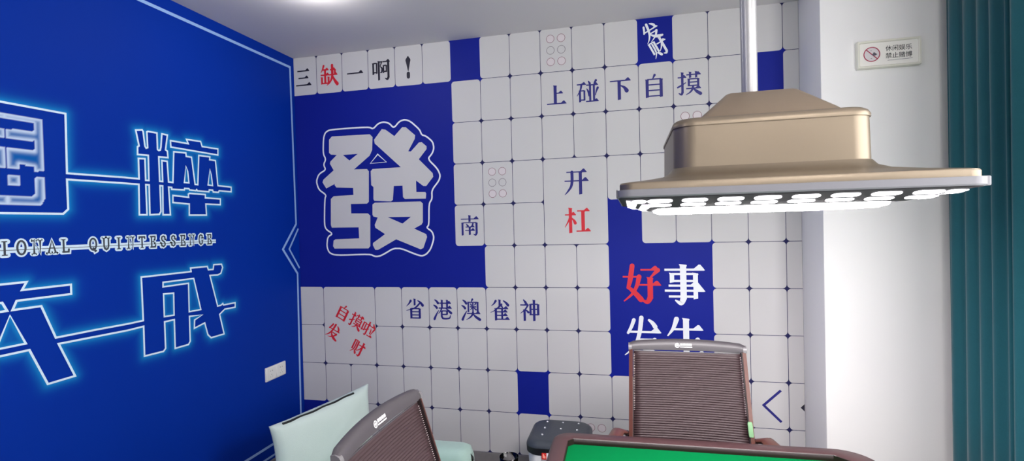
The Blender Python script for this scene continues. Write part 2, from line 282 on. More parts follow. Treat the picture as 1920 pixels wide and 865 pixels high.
# ------------------------------------------------------------------ materials
M = {}
M['ceil'] = mat('ceiling_paint', (220, 216, 216), .9, noise=.01, nscale=3)
M['white_wall'] = mat('white_wall_paint', (248, 247, 246), .8, noise=.01, nscale=4, bump=.05)
M['plain_wall'] = mat('rear_wall_paint', (215, 213, 210), .85, noise=.02, nscale=3)
M['floor'] = mat('grey_plank_floor', (120, 116, 115), .45, noise=.12, nscale=6)
M['skirting'] = mat('grey_wood_skirting', (128, 125, 126), .5, noise=.15, nscale=30)
M['back_blue'] = mat('printed_navy_blue', (13, 30, 140), .55, noise=.03, nscale=5, spec=.2)
M['grid_ink'] = mat('printed_grid_ink', (36, 37, 84), .6, spec=.2)
M['tile_white'] = mat('printed_tile_white', (204, 203, 203), .6, noise=.012, nscale=4, spec=.25)
M['ink_blue'] = mat('printed_ink_blue', (30, 30, 120), .45)
M['ink_black'] = mat('printed_ink_dark', (28, 26, 44), .45)
M['ink_red'] = mat('printed_ink_red', (214, 34, 50), .45)
M['ink_white'] = mat('printed_ink_white', (236, 240, 245), .45)
M['ink_grey'] = mat('printed_ink_grey', (96, 88, 100), .45)
M['ink_pink'] = mat('printed_ink_pink', (126, 62, 84), .45)
M['pale_pink'] = mat('printed_pale_pink', (214, 206, 209), .45)
M['left_blue'] = mat('printed_royal_blue', (0, 46, 152), .6, noise=.03, nscale=1.5, spec=.1)
M['neon_line'] = mat('printed_pale_line', (214, 236, 252), .4)
M['border_line'] = mat('printed_border_line', (150, 184, 232), .4)
M['letter_grey'] = mat('printed_letter_grey', (60, 66, 76), .45)
M['champagne'] = mat('champagne_metal', (132, 120, 104), .4, metal=.7, noise=.02, nscale=6)
M['champagne_dark'] = mat('champagne_metal_cap', (150, 134, 116), .42, metal=.8, noise=.02, nscale=6)
M['steel'] = mat('satin_steel_tube', (170, 170, 172), .36, metal=.5)
M['skirt_grey'] = mat('lamp_rim_grey_plastic', (128, 128, 134), .4)
M['under_grey'] = mat('lamp_underside_grey', (66, 65, 68), .9, spec=.05)
M['led'] = mat('led_window_glow', (255, 250, 255), .4, emit=(255, 250, 255), es=3)
M['diffuser'] = mat('lamp_diffuser_glow', (255, 250, 255), .4, emit=(255, 247, 248), es=20)
M['downlight_glow'] = mat('downlight_lens_glow', (255, 255, 255), .4, emit=(236, 242, 255), es=30)
M['white_plastic'] = mat('white_plastic', (226, 226, 224), .35)
M['ivory_plastic'] = mat('ivory_plastic', (240, 238, 224), .35)
M['sign_face'] = mat('sign_face_white', (252, 249, 242), .35)
M['hole'] = mat('socket_hole_dark', (40, 38, 40), .6)
M['curtain'] = mat('teal_curtain_fabric', (16, 90, 101), .85, noise=.08, nscale=150, bump=.3, bscale=500, sheen=.3)
M['grey_bar'] = mat('grey_headrest_plastic', (70, 66, 70), .42)
M['bar_cap'] = mat('headrest_end_cap', (120, 118, 120), .35, metal=.3)
M['wood_post'] = mat('copper_brown_post', (88, 52, 44), .35, noise=.12, nscale=40)
M['dark_edge'] = mat('dark_frame_edge', (34, 22, 24), .5)
M['mesh'] = mat('brown_ribbed_mesh', (56, 40, 43), .55, noise=.1, nscale=60)
M['mesh_rib'] = mat('brown_mesh_rib', (86, 56, 60), .5)
M['thread'] = mat('pale_edge_thread', (190, 176, 178), .6)
M['seat'] = mat('black_seat_fabric', (46, 38, 42), .8, bump=.3)
M['chrome'] = mat('chrome_leg', (200, 200, 202), .15, metal=1)
M['logo'] = mat('white_logo_print', (244, 240, 244), .5)
M['tag'] = mat('pale_green_tag', (112, 152, 112), .5)
M['table_frame'] = mat('dark_maroon_wood', (64, 43, 45), .38, noise=.12, nscale=18, spec=.35)
M['felt'] = mat('green_felt', (0, 95, 49), .95, spec=.05, noise=.05, nscale=300, bump=.25, bscale=900)
M['table_edge'] = mat('dark_inner_edge', (26, 14, 14), .35)
M['sofa'] = mat('mint_sofa_fabric', (160, 190, 180), .85, noise=.03, nscale=80, bump=.2, sheen=.3)
M['cushion'] = mat('pale_mint_cushion_fabric', (190, 206, 202), .9, noise=.03, nscale=8, bump=.25, bscale=300, sheen=.2)
M['black_cord'] = mat('black_piping', (14, 18, 20), .7)
M['stool_pad'] = mat('charcoal_leatherette', (56, 62, 70), .4, noise=.08, nscale=60, bump=.2, bscale=150)
M['stool_black'] = mat('black_pad_side', (22, 24, 28), .4)
M['stool_body'] = mat('white_stool_body', (224, 226, 226), .4)
M['stud'] = mat('crystal_stud', (235, 238, 240), .1, metal=.6)
M['sticker_red'] = mat('red_sticker', (212, 40, 36), .5)
M['sticker_pink'] = mat('sticker_pale_mark', (250, 170, 150), .5)
M['glass'] = mat('clear_glass', (250, 252, 252), .02, trans=1., ior=1.45)
M['tea_leaf'] = mat('dark_tea_leaves', (34, 26, 24), .7)
M['stand_top'] = mat('dark_tea_stand', (70, 66, 68), .4, noise=.1)

# ------------------------------------------------------------------ the room
def slab(name, x0, x1, y0, y1, z0, z1, m, label=None):
    return MB().box(x0, x1, y0, y1, z0, z1).make(name, m, smooth=False, kind='structure', label=label)
slab('floor', XL-.15, XR+.15, YR-.15, .15, -.1, 0, M['floor'], 'grey wood plank floor of the mahjong room')
slab('ceiling', XL-.15, XR+.15, YR-.15, .15, ZC, ZC+.12, M['ceil'], 'plain pale grey ceiling')
slab('wall_back', XL-.15, XR+.15, 0, .15, 0, ZC, M['white_wall'], 'back wall behind the mahjong tile wallpaper')
slab('wall_left', XL-.15, XL, YR-.15, 0, 0, ZC, M['plain_wall'], 'left wall behind the royal blue wallpaper')
wr_ = MB(); WY0, WY1, WS0, WS1 = -3.4, -1.45, .75, 2.45
for b_ in ((YR-.15, WY0, 0, ZC), (WY1, 0, 0, ZC), (WY0, WY1, 0, WS0), (WY0, WY1, WS1, ZC)): wr_.box(XR, XR+.15, b_[0], b_[1], b_[2], b_[3])
wr_.make('wall_right', M['plain_wall'], smooth=False, kind='structure', label='right wall behind the teal curtain')
w2 = empty('window_2', (XR+.08, (WY0+WY1)/2, 1.6), kind='structure', label='white framed window beside the drawn teal curtain')
wb = MB(); hw_ = (WY1-WY0)/2
for b_ in ((-hw_, -hw_+.05, -.85, .85), (hw_-.05, hw_, -.85, .85), (-hw_+.05, hw_-.05, -.85, -.80), (-hw_+.05, hw_-.05, .80, .85), (-.025, .025, -.8, .8)): wb.box(-.03, .03, b_[0], b_[1], b_[2], b_[3])
wb.make('window_frame', M['white_plastic'], w2, smooth=False)
MB().box(-.004, .004, -hw_+.05, hw_-.05, -.80, .80).make('window_pane', M['glass'], w2, smooth=False)
L = bpy.data.lights.new('window_area_light', 'AREA'); L.shape = 'RECTANGLE'; L.size = 1.9; L.size_y = 1.65; L.energy = P_SIDE; L.color = (1, .985, .97)
wl = bpy.data.objects.new('window_area_light', L); COL.objects.link(wl); wl.location = (XR-.01, (WY0+WY1)/2, 1.6); wl.rotation_euler = (0, math.radians(90), 0)
wf = MB(); WX0, WX1, WZ0, WZ1 = .9, 3.5, .85, 2.35
for b_ in ((XL, WX0, 0, ZC), (WX1, XR, 0, ZC), (WX0, WX1, 0, WZ0), (WX0, WX1, WZ1, ZC)): wf.box(b_[0], b_[1], YR-.15, YR, b_[2], b_[3])
wf.make('wall_front', M['plain_wall'], smooth=False, kind='structure', label='plain wall with the added window behind the viewer')
wn = empty('added_window', (2.2, YR-.08, 1.6), kind='structure', label='white framed window added behind the viewer for fill light')  # unseen window, added to brighten the pillar and the lamp metal from behind
wb = MB()
for b_ in ((-1.3, -1.25, -.75, .75), (1.25, 1.3, -.75, .75), (-1.25, 1.25, -.75, -.70), (-1.25, 1.25, .70, .75), (-.025, .025, -.7, .7)): wb.box(b_[0], b_[1], -.03, .03, b_[2], b_[3])
wb.make('window_frame', M['white_plastic'], wn, smooth=False)
MB().box(-1.25, 1.25, -.004, .004, -.70, .70).make('window_pane', M['glass'], wn, smooth=False)
L = bpy.data.lights.new('window_area_light', 'AREA'); L.shape = 'RECTANGLE'; L.size = 2.4; L.size_y = 1.3; L.energy = P_WIN; L.color = (1, .97, .93)  # fill light set at the added window
wl = bpy.data.objects.new('window_area_light', L); COL.objects.link(wl); wl.location = (2.2, YR+.01, 1.6); wl.rotation_euler = (math.radians(90), 0, 0)
MB().box(3.083, XR, -.33, 0, 0, ZC, bev=.004).make('wall_pillar', M['white_wall'], kind='structure', label='white square pillar in the right-hand corner carrying the small sign')
slab('baseboard_back', XL, 3.083, -.014, 0, 0, .099, M['skirting'], 'grey wood skirting under the tile wallpaper')
slab('baseboard_left', XL, XL+.014, YR, -.014, 0, .099, M['skirting'], 'grey wood skirting under the blue wallpaper')

# ------------------------------------------------------------------ tile wallpaper on the back wall
mural = empty('wallpaper_mural', (1.45, -.001, .1), label='wallpaper of white mahjong tiles and navy blue blocks with Chinese lettering on the back wall', cat='wallpaper')
def onb(o): o.matrix_parent_inverse = Matrix.Translation((-1.45, .001, -.1)); return o
def rowz(r): return ZT-r*CH
base = Print2D(BACK); base.poly([(XL, .1), (3.083, .1), (3.083, ZC), (XL, ZC)], .0002)
onb(base.make('grid_ground', M['grid_ink'], mural, label='dark ink lines and diamonds between the tiles'))
blue = set()
for r in range(1, 6):
    for c in range(-1, 5): blue.add((c, r))
blue |= {(5, 5), (5, 0), (7, 8), (-1, 9), (0, 9), (11, 0), (14, 1), (10, 4)}
for r in (5, 6, 7):
    for c in (10, 11, 12): blue.add((c, r))
big = {(8, 3): (2, 2), (0, 6): (2, 2)}
skip = {(8, 4), (9, 3), (9, 4), (1, 6), (0, 7), (1, 7)}
tiles = Print2D(BACK)
left_ = set(blue)
while left_:                                            # one printed block per connected group of cells
    grp = [left_.pop()]
    for c, r in grp:
        for q_ in [(c+a, r+b) for a in (-1, 0, 1) for b in (-1, 0, 1)]:
            if q_ in left_: left_.discard(q_); grp.append(q_)
    bp_ = Print2D(BACK)
    for i_, (c, r) in enumerate(sorted(grp)):
        e_ = .014; u0, u1, v0, v1 = max(c*CW-e_, XL), (c+1)*CW+e_, max(rowz(r+1)-e_, .1), min(rowz(r)+e_, ZC-.0003)
        bp_.poly([(u0, v0), (u1, v0), (u1, v1), (u0, v1)], .00035+.000002*i_)
    onb(bp_.make('blue_block', M['back_blue'], mural, label='navy blue printed block'))
for r in range(10):
    for c in range(-1, 16):
        if (c, r) in blue or (c, r) in skip: continue
        nc, nr = big.get((c, r), (1, 1)); g = .0016
        u0 = c*CW+g; u1 = (c+nc)*CW-g; v1 = rowz(r)-g; v0 = rowz(r+nr)+g
        rad = .021; pts = []
        for (cx, cy, q) in ((u1-rad, v1-rad, 0), (u0+rad, v1-rad, 1), (u0+rad, v0+rad, 2), (u1-rad, v0+rad, 3)):
            for k in range(7):
                a = PI/2*q+PI/12*k; pts.append((cx+rad*math.cos(a), cy+rad*math.sin(a)))
        lo = XL+.002 if c == -1 else -9; hi = 3.082 if c == 15 else 99
        pts = [(min(max(x, lo), hi), min(y, ZC-.0002)) for x, y in pts]
        tiles.poly(pts, .0006)
onb(tiles.make('tile_print', M['tile_white'], mural, label='white rounded tile shapes'))
def gx(c): return (c+.5)*CW
def write(chars, m, label, h=.134, w=.131, bold=1., thin=4.6):
    for ch, u, v in chars:
        p = Print2D(BACK); glyph(p, ch, u, v, w, h, .001, bold=bold, thin=thin)
        onb(p.make('printed_character', M[m], mural, label=label))
write([('三', -.107, 2.676), ('一', .2989, 2.676), ('啊', .497, 2.676), ('!', .6975, 2.676)], 'ink_black', 'dark printed character', .139, bold=1.15, thin=5.6)
write([('缺', .0965, 2.676)], 'ink_red', 'red printed character', .139, bold=1.3, thin=5.5)
write([('上', 1.695, 2.4063), ('碰', 1.892, 2.409), ('下', 2.0896, 2.409), ('自', 2.289, 2.409), ('摸', 2.489, 2.409)], 'ink_blue', 'dark blue printed character', .136, bold=1.12, thin=5)
write([('南', 1.1016, 1.598)], 'ink_blue', 'dark blue printed character')
write([('省', .695, 1.0411), ('港', .894, 1.0411), ('澳', 1.093, 1.0411), ('雀', 1.2914, 1.0411), ('神', 1.4907, 1.0411)], 'ink_blue', 'dark blue printed character', .137, bold=1.15, thin=5.2)
write([('开', 1.808, 1.8547)], 'ink_blue', 'dark blue printed character', .163, .158)
write([('杠', 1.8095, 1.6133)], 'ink_red', 'red printed character', .164, .163)
write([('好', 2.1908, 1.2137)], 'ink_red', 'large red printed character', .224, .222)
write([('事', 2.4388, 1.2143), ('发', 2.19, .8898), ('生', 2.4423, .8901)], 'ink_white', 'large white printed character', .234, .224, thin=5.6)
for ch, (u, v) in zip('自摸啦发财', ((.1475, 1.0053), (.2489, .9507), (.34, .8966), (.0678, .8726), (.2594, .7603))):
    p = Print2D(BACK); glyph(p, ch, u, v, .100, .106, .001, rot=math.radians(-29), bold=1.25, thin=5.5); onb(p.make('printed_character', M['ink_red'], mural, label='small tilted red character'))
for ch, (u, v) in zip('发财', ((2.2778, 2.7359), (2.3243, 2.6399))):
    p = Print2D(BACK); glyph(p, ch, u, v, .102, .108, .001, rot=math.radians(27), bold=1.2, thin=6); onb(p.make('printed_character', M['ink_white'], mural, label='small tilted white character'))
def dots(u, v, rows=(0, 1, 2)):
    for r in rows:
        for s_ in (0, 1):
            p = Print2D(BACK); cu = u+.0685*s_; cv = v-.072*r
            p.line([(cu+.0245*math.cos(k*PI/14), cv+.0245*math.sin(k*PI/14)) for k in range(28)], .0024, .0012, closed=True)
            onb(p.make('printed_ring', M['ink_grey' if r == 1 else 'ink_pink'], mural))
            if r != 1:
                q = Print2D(BACK); q.disc(cu, cv, .023, .001); onb(q.make('ring_fill', M['pale_pink'], mural, label='pale pink ring filling'))
dots(1.6665, 2.761); dots(1.2638, 1.945); dots(2.464, 2.217); dots(1.863, .309)
p = Print2D(BACK); p.line([(2.9582, .5992), (2.8651, .5086), (2.9586, .4147)], .014, .001); onb(p.make('printed_chevron', M['ink_blue'], mural))
p = Print2D(BACK); p.poly([(3.06, .5055), (3.081, .527), (3.081, .484)], .001); onb(p.make('printed_triangle', M['ink_black'], mural))

# big emblem
em = Print2D(BACK)
for o_, h_ in zip(D['fa'], D['fa_holes']): em.poly(o_, .001, [h_] if h_ else [])
onb(em.make('emblem_character', M['tile_white'], mural, label='huge chunky white character on navy ground'))
def smooth_closed(pts, it=1):
    for _ in range(it):
        q = []
        for i in range(len(pts)):
            a, b = pts[i], pts[(i+1) % len(pts)]
            q += [(a[0]*.8+b[0]*.2, a[1]*.8+b[1]*.2), (a[0]*.2+b[0]*.8, a[1]*.2+b[1]*.8)]
        pts = q
    return pts
em = Print2D(BACK); em.line(smooth_closed(D['fa_line'], 2), .0105, .001, closed=True); em.line(D['fa_tri'], .008, .0011, closed=True)
onb(em.make('emblem_outline', M['ink_white'], mural, label='thin white outline round the huge character'))

# ------------------------------------------------------------------ blue wallpaper on the left wall
lm = empty('wallpaper_mural', (XL+.001, -1.2, .1), label='royal blue wallpaper with pale outlined Chinese characters and English lettering on the left wall', cat='wallpaper')
def onl(o): o.matrix_parent_inverse = Matrix.Translation((-XL-.001, 1.2, -.1)); return o
g = Print2D(LEFT); g.poly([(YR, .1), (0, .1), (0, ZC), (YR, ZC)], .0002); onl(g.make('blue_ground', M['left_blue'], lm))
GC = -1.735                                             # middle of the first character
guo_left = [(-1.95, 1.72), (-1.95, 2.11)]
top_outline = [(-1.95, 2.118)]+D['guo_top'][1:]+D['cui_outer']+D['guo_bot'][:3]+[(-1.93, 1.695), (-1.95, 1.715)]
dm = lambda pts: [(2*-1.7435-x, y) for x, y in pts][::-1]
da_r = D['da_right'][1:9]; da_r2 = D['da_right2'][2:5]
bot_outline = D['da_right'][1:]+D['cheng_outer']+D['da_right2'][1:5]+[(2*-1.7435+1.6846, 1.156)]+dm(da_r2)+[(-1.905, 1.183)]+dm(D['da_right'][1:8])
outlines = [top_outline, *D['cui_parts'], bot_outline]
holes = [*D['cui_holes'], *D['cheng_holes'], [(-1.7435, 1.3039), (-1.6956, 1.1842), (-1.7914, 1.1842)]]
ins = [D['guo_in'][0], D['guo_in'][1], D['guo_in'][2]]
ins[0] = [(GC, ins[0][0][1])]+ins[0][1:-1]+[(GC, ins[0][-1][1])]
ins[2] = ins[2][:4]+[(GC, ins[2][4][1]), (GC, ins[2][5][1])]+ins[2][6:]
mir = lambda pts: [(2*GC-x, y) for x, y in pts]
ins_all = ins+[mir(ins[0]), mir(ins[2])]

def dist_field(U, V, polys):
    d = np.full(U.shape, 9.)
    for P in polys:
        for i in range(len(P)):
            ax, ay = P[i]; bx, by = P[(i+1) % len(P)]
            ex, ey = bx-ax, by-ay; L2 = ex*ex+ey*ey
            if L2 < 1e-12: continue
            t = np.clip(((U-ax)*ex+(V-ay)*ey)/L2, 0, 1)
            d = np.minimum(d, np.hypot(U-ax-t*ex, V-ay-t*ey))
    return d
def inside(U, V, P):
    r = np.zeros(U.shape, bool)
    for i in range(len(P)):
        ax, ay = P[i]; bx, by = P[(i+1) % len(P)]
        if ay == by: continue
        c = ((ay > V) != (by > V)) & (U < (bx-ax)*(V-ay)/(by-ay)+ax)
        r ^= c
    return r
def glow_sheet(u0, u1, v0, v1, st):
    us = np.arange(u0, u1+st, st); vs = np.arange(v0, v1+st, st)
    U, V = np.meshgrid(us, vs)
    din = dist_field(U, V, outlines+holes); ink = np.zeros(U.shape, bool)
    for P in outlines: ink |= inside(U, V, P)
    for P in holes: ink &= ~inside(U, V, P)
    gl = np.where(ink, 0, np.exp(-(din/.020)**1.3))
    hol = np.zeros(U.shape, bool)
    for P in holes: hol |= inside(U, V, P)
    gl = np.where(hol, np.maximum(gl, .35), gl)
    basec = np.array(lin((0, 46, 152))); cy = np.array(lin((24, 140, 206)))
    colr = basec+(cy-basec)*(gl*.85)[..., None]
    ins_m = np.zeros(U.shape, bool)
    for P in ins_all: ins_m |= inside(U, V, P)
    di = dist_field(U, V, ins_all)
    wv = np.exp(-(di/.012)**2)[..., None]
    c2 = np.array(lin((0, 88, 168)))*(1-wv)+np.array(lin((196, 214, 238)))*wv
    colr = np.where(ins_m[..., None], c2, colr)
    nu, nv = len(us), len(vs)
    verts = [LEFT(float(a), float(b), .0005) for b in vs for a in us]
    faces = [(j*nu+i, j*nu+i+1, (j+1)*nu+i+1, (j+1)*nu+i) for j in range(nv-1) for i in range(nu-1)]
    me = bpy.data.meshes.new('printed_halo'); me.from_pydata(verts, [], faces)
    at = me.color_attributes.new('print', 'FLOAT_COLOR', 'POINT')
    at.data.foreach_set('color', np.concatenate([colr.reshape(-1, 3), np.ones((nu*nv, 1))], 1).astype(np.float32).ravel())
    m = mat('printed_blue_halo', (0, 46, 152), .6, spec=.1)
    nt = m.node_tree; a = nt.nodes.new('ShaderNodeVertexColor'); a.layer_name = 'print'
    nt.links.new(a.outputs['Color'], nt.nodes['Principled BSDF'].inputs['Base Color'])
    me.materials.append(m); o = bpy.data.objects.new('printed_halo', me); COL.objects.link(o); o.parent = lm
    return tagit(o, label='printed cyan halo round the outlined characters')
onl(glow_sheet(-2.2, -.50, .90, 2.25, .005))
for P, nm in ((top_outline, 'outlined_lettering'), (bot_outline, 'outlined_lettering')):
    p = Print2D(LEFT); p.line(P, .0085, .0012, closed=True)
    for h_ in (D['cui_holes'] if P is top_outline else D['cheng_holes']+[holes[-1]]): p.line(h_, .008, .0012, closed=True)
    if P is top_outline:
        for h_ in D['cui_parts']: p.line(h_, .0085, .0012, closed=True)
    onl(p.make(nm, M['neon_line'], lm, label='pale glowing outline of two joined characters'))
# english line
p = Print2D(LEFT); q = Print2D(LEFT)
pos = [(-1.922, 'N'), (-1.866, 'A'), (-1.809, 'T'), (-1.752, 'I'), (-1.6974, 'O'), (-1.6435, 'N'), (-1.5903, 'A'), (-1.5409, 'L')]+[(-1.4272+.05747*k, c) for k, c in enumerate('QUINTESSENGE')]
p.line([(-2.0, 1.5545), (-.748, 1.5475)], .0215, .0007)
for k, (u, c) in enumerate(pos):
    vt, vb = 1.5885, 1.5325; w = .036
    for j, st in enumerate(LATIN[c]):
        pts = [(u+(x-50)/100*w, vt-(y/100)*(vt-vb)) for x, y in st]
        cl = len(st) > 20
        p.line(pts[:-1] if cl else pts, .0205, .0009+.00003*j, closed=cl)
        for x, y in (pts[0], pts[-1]): p.disc(x, y, .0102, .00088, 10)
        q.line(pts[:-1] if cl else pts, .0044 if len(st) == 2 and j else .0074, .0014+.00003*j, closed=cl)
onl(p.make('english_lettering', M['neon_line'], lm, label='thick white outline of the English letters'))
q.line([(-2.0, 1.5545), (-.748, 1.5475)], .0022, .0013)
onl(q.make('english_lettering', M['letter_grey'], lm, label='dark grey English letters'))
# border lines
p = Print2D(LEFT)
p.line([(-4.2, .195), (-4.2, 2.749), (-.043, 2.749), (-.0305, 1.64), (-.1786, 1.4678), (-.0315, 1.287), (-.046, .195)], .017, .001, closed=True)
onl(p.make('border_line', M['border_line'], lm, label='pale blue border line'))
p = Print2D(LEFT); p.line([(-.008, 1.607), (-.1123, 1.4663), (-.008, 1.324)], .014, .001)
onl(p.make('border_line', M['border_line'], lm, label='pale blue chevron next to the corner'))
p = Print2D(LEFT); p.line([(-4.4, .122), (0, .122)], .014, .001); onl(p.make('border_line', M['border_line'], lm, label='pale blue line above the skirting'))

# ------------------------------------------------------------------ wall socket
sk = empty('wall_socket', (XL, -.294, .664), label='white double power socket on the blue wall below the lettering', cat='socket')
pl = MB(); pl.add(*[[], []])
lo = []
for d_, ins_ in ((.0012, 0), (.008, 0), (.011, .003)):
    lo.append([(d_, y, z) for (y, z, _) in rrect(.096-ins_, .045-ins_, .004, 0, 3)])
pl.loft(lo).make('face_plate', M['white_plastic'], sk)
for s_ in (-1, 1):
    sp = MB().loft([[(d_, y, z) for (y, z, _) in rrect(.04-i, .038-i, .003, 0, 3, cx=s_*.047)] for d_, i in ((.0105, 0), (.0125, .001))]).make('socket_insert', M['white_plastic'], sk)
    for (dy, dz, w, h) in ((-.009, .018, .005, .004), (.009, .018, .005, .004), (0, -.006, .003, .004), (-.01, -.02, .003, .003), (.01, -.02, .003, .003)):
        MB().box(.0122, .0132, s_*.047+dy-w/2, s_*.047+dy+w/2, dz-h/2, dz+h/2).make('socket_hole', M['hole'] if dz > 0 else M['under_grey'], sp, smooth=False)

# ------------------------------------------------------------------ small sign on the pillar
sg = empty('wall_sign', (3.3745, -.33, 2.3875), label='small ivory framed sign with a red prohibition ring on the white pillar', cat='sign')
def SG(u, v, l): return (u, -l, v)
hx, hz = .1375, .0675
fr = MB()
def ring(dx, y): return [(a, y, b) for a, b, _ in rrect(hx-dx, hz-dx, .006, 0, 4)]
fr.loft([ring(0, 0), ring(0, -.020), ring(.003, -.026), ring(.009, -.026), ring(.012, -.021), ring(.012, -.004)], True, True)
fr.make('sign_frame', M['ivory_plastic'], sg, angle=25)
MB().loft([ring(.0125, -.004), ring(.0125, -.0205)]).make('sign_panel', M['sign_face'], sg)
pr_ = Print2D(SG); pr_.line([(-.073+.034*math.cos(k*PI/18), .034*math.sin(k*PI/18)) for k in range(36)], .0042, .0212, closed=True)
pr_.line([(-.073-.024, .024), (-.073+.024, -.024)], .0042, .0213); pr_.make('prohibition_ring', mat('sign_red', (176, 40, 78), .5), sg, label='red ring with diagonal bar')
pr_ = Print2D(SG); pr_.poly([(-.073+.034*.93*math.cos(k*PI/12), .034*.93*math.sin(k*PI/12)) for k in range(24)], .0208)
pr_.make('ring_fill', mat('sign_pale_grey', (228, 222, 224), .5), sg, label='pale disc inside the red ring')
pr_ = Print2D(SG); pr_.poly([(-.072, -.003), (-.064, .010), (-.056, .004), (-.05, -.001), (-.055, -.006), (-.066, -.008)], .0215)
pr_.poly([(-.08, .018), (-.074, .02), (-.074, .017)], .0215); pr_.poly([(-.08, -.019), (-.073, -.022), (-.072, -.019)], .0215)
pr_.make('printed_hand', M['ink_grey'], sg, label='small dark picture in the ring')
dk = mat('sign_text_black', (52, 50, 52), .5)
text_mesh('休闲娱乐', 'printed_text', dk, sg, SG, -.014, .009, .112, .027, .0212, thick=.005, label='upper line of dark Chinese text')
text_mesh('禁止赌博', 'printed_text', dk, sg, SG, -.014, -.026, .112, .027, .0212, thick=.005, label='lower line of dark Chinese text')
pr_ = Print2D(SG); pr_.line([(-.006, -.0355), (.1, -.0335)], .0016, .0212); pr_.make('printed_rule', M['ink_grey'], sg)

# ------------------------------------------------------------------ teal curtain
cv = []; cf = []; ny = 700; y0c, y1c = -.385, -1.42
rows = [.02, .7, 1.4, 2.1, 2.74]
def fold(y, z):
    t = -y; ph = 2*PI*t/.092+.5*math.sin(t*9.1)+.2*math.sin(z*1.3+t*4)
    a = .017+.006*math.sin(t*6.3+1); g_ = 1/(1+math.exp(-(t-.795)/.005))/(1+math.exp((t-.865)/.005)); a *= 1-g_; deep = .072*g_-.035*math.exp(-((t-.90)/.035)**2)
    return 3.592+a*math.sin(ph)+.004*math.sin(t*13+.4)+deep*1.0
for z in rows:
    for i in range(ny+1):
        y = y0c+(y1c-y0c)*i/ny; cv.append((fold(y, z), y, z))
nn = ny+1
cf = [(r*nn+i, r*nn+i+1, (r+1)*nn+i+1, (r+1)*nn+i) for r in range(len(rows)-1) for i in range(ny)]
cur = mobj('curtain', cv, cf, M['curtain'], smooth=True, angle=180, label='long teal curtain hanging in deep folds beside the white pillar', cat='curtain')
so = cur.modifiers.new('thick', 'SOLIDIFY'); so.thickness = .003
rail = MB().tube([(3.592, -.385, 2.76), (3.592, -3.7, 2.76)], .012, 12)
rail.box(3.582, 3.602, -.41, -.395, 2.76, ZC); rail.box(3.582, 3.602, -2.0, -1.985, 2.76, ZC); rail.box(3.582, 3.602, -3.68, -3.665, 2.76, ZC)
rail.make('curtain_rail', M['white_plastic'], label='white curtain rail above the teal curtain', cat='curtain rail')

# ------------------------------------------------------------------ pendant lamp over the table
LX, LY = 2.456, -1.69
lamp = empty('pendant_lamp', (LX, LY, 1.62), label='champagne metal square pendant lamp with lit white LED underside hanging on a steel pole', cat='lamp')
Z0 = 1.62
def rq(h, r, z, n=8): return rrect(h, h, r, z-Z0, n)
MB().loft([rq(.344, .03, 1.672), rq(.344, .03, 1.686), rq(.342, .03, 1.6895), rq(.334, .03, 1.6915), rq(.29, .04, 1.6985), rq(.245, .045, 1.708), rq(.226, .05, 1.718), rq(.218, .05, 1.73)]).make('lamp_shade', M['champagne'], lamp, angle=30)
MB().loft([rq(.348, .034, 1.656), rq(.351, .034, 1.659), rq(.351, .034, 1.6735), rq(.343, .03, 1.6745)]).make('lamp_rim', M['skirt_grey'], lamp, angle=30, label='pale grey rim under the champagne shade')
MB().loft([rq(.216, .05, 1.722), rq(.214, .05, 1.8285)]).make('lamp_housing', M['champagne'], lamp, angle=30)
MB().loft([rq(.2165, .05, 1.828), rq(.2165, .05, 1.835), rq(.213, .05, 1.843), rq(.206, .048, 1.848), rq(.195, .045, 1.850)]).make('housing_lid', M['champagne'], lamp, angle=50)
def rc(h, r, z): return rrect(h, h, r, z-Z0, 5, cx=.012)
MB().loft([rc(.165, .02, 1.85), rc(.150, .02, 1.866), rc(.085, .014, 1.926), rc(.078, .012, 1.929)]).make('lamp_cap', M['champagne_dark'], lamp, angle=25)
pole = MB().tube([(0, 0, 1.928-Z0), (0, 0, ZC-Z0-.001)], 0.0205, 24); pole.make('lamp_pole', M['steel'], lamp, label='slim steel pole')
MB().loft([[(a, b, c-Z0) for a, b, c in circ(r, z)] for r, z in ((.055, ZC-.001), (.055, ZC-.02), (.045, ZC-.028))]).make('ceiling_rose', M['steel'], lamp)
MB().loft([rq(.345, .03, 1.660), rq(.346, .03, 1.6545), rq(.338, .03, 1.6535), rq(.262, .05, 1.6335), rq(.25, .05, 1.6335)], True, True).make('underside_panel', M['under_grey'], lamp, angle=20, label='grey sloping underside between the LED windows')
MB().loft([rq(.254, .10, 1.6338), rq(.251, .10, 1.627), rq(.235, .10, 1.6215), rq(.02, .01, 1.6205)]).make('diffuser', M['diffuser'], lamp, label='glowing white diffuser')
# LED windows: two rows of pills on each sloping side
def bevel_pt(side, a, t):
    """a along the side, t 0 (outer) .. 1 (inner)"""
    h = .338+(.262-.338)*t; z = 1.6535+(1.6335-1.6535)*t-.0004
    x, y = [(a, -h), (h, a), (-a, h), (-h, -a)][side]
    return (x, y, z-Z0)
for side in range(4):
    for row, (t0, t1) in enumerate(((.10, .42), (.56, .82))):
        n = 8; w = .054
        for k in range(-1, n+1):
            a0 = (k-(n-1)/2)*.0735; hw = w/2
            if k in (-1, n): 
                hw = .016; a0 = (-1 if k < 0 else 1)*(.302 if row == 0 else .288)
                if row == 1: hw = .007; a0 = (-1 if k < 0 else 1)*.272
            tc_, th = (t0+t1)/2, (t1-t0)/2; pts = []
            rr = min(th*.07*1.1, hw)
            for j in range(16):
                an = 2*PI*j/16; ca, sa = math.cos(an), math.sin(an)
                pts.append(bevel_pt(side, a0+(hw-rr)*(1 if ca > 0 else -1)+rr*ca, tc_+th*sa))
            up = [(x, y, z-.0012) for x, y, z in pts]
            MB().loft([pts, up]).make('led_window', M['led'], lamp)
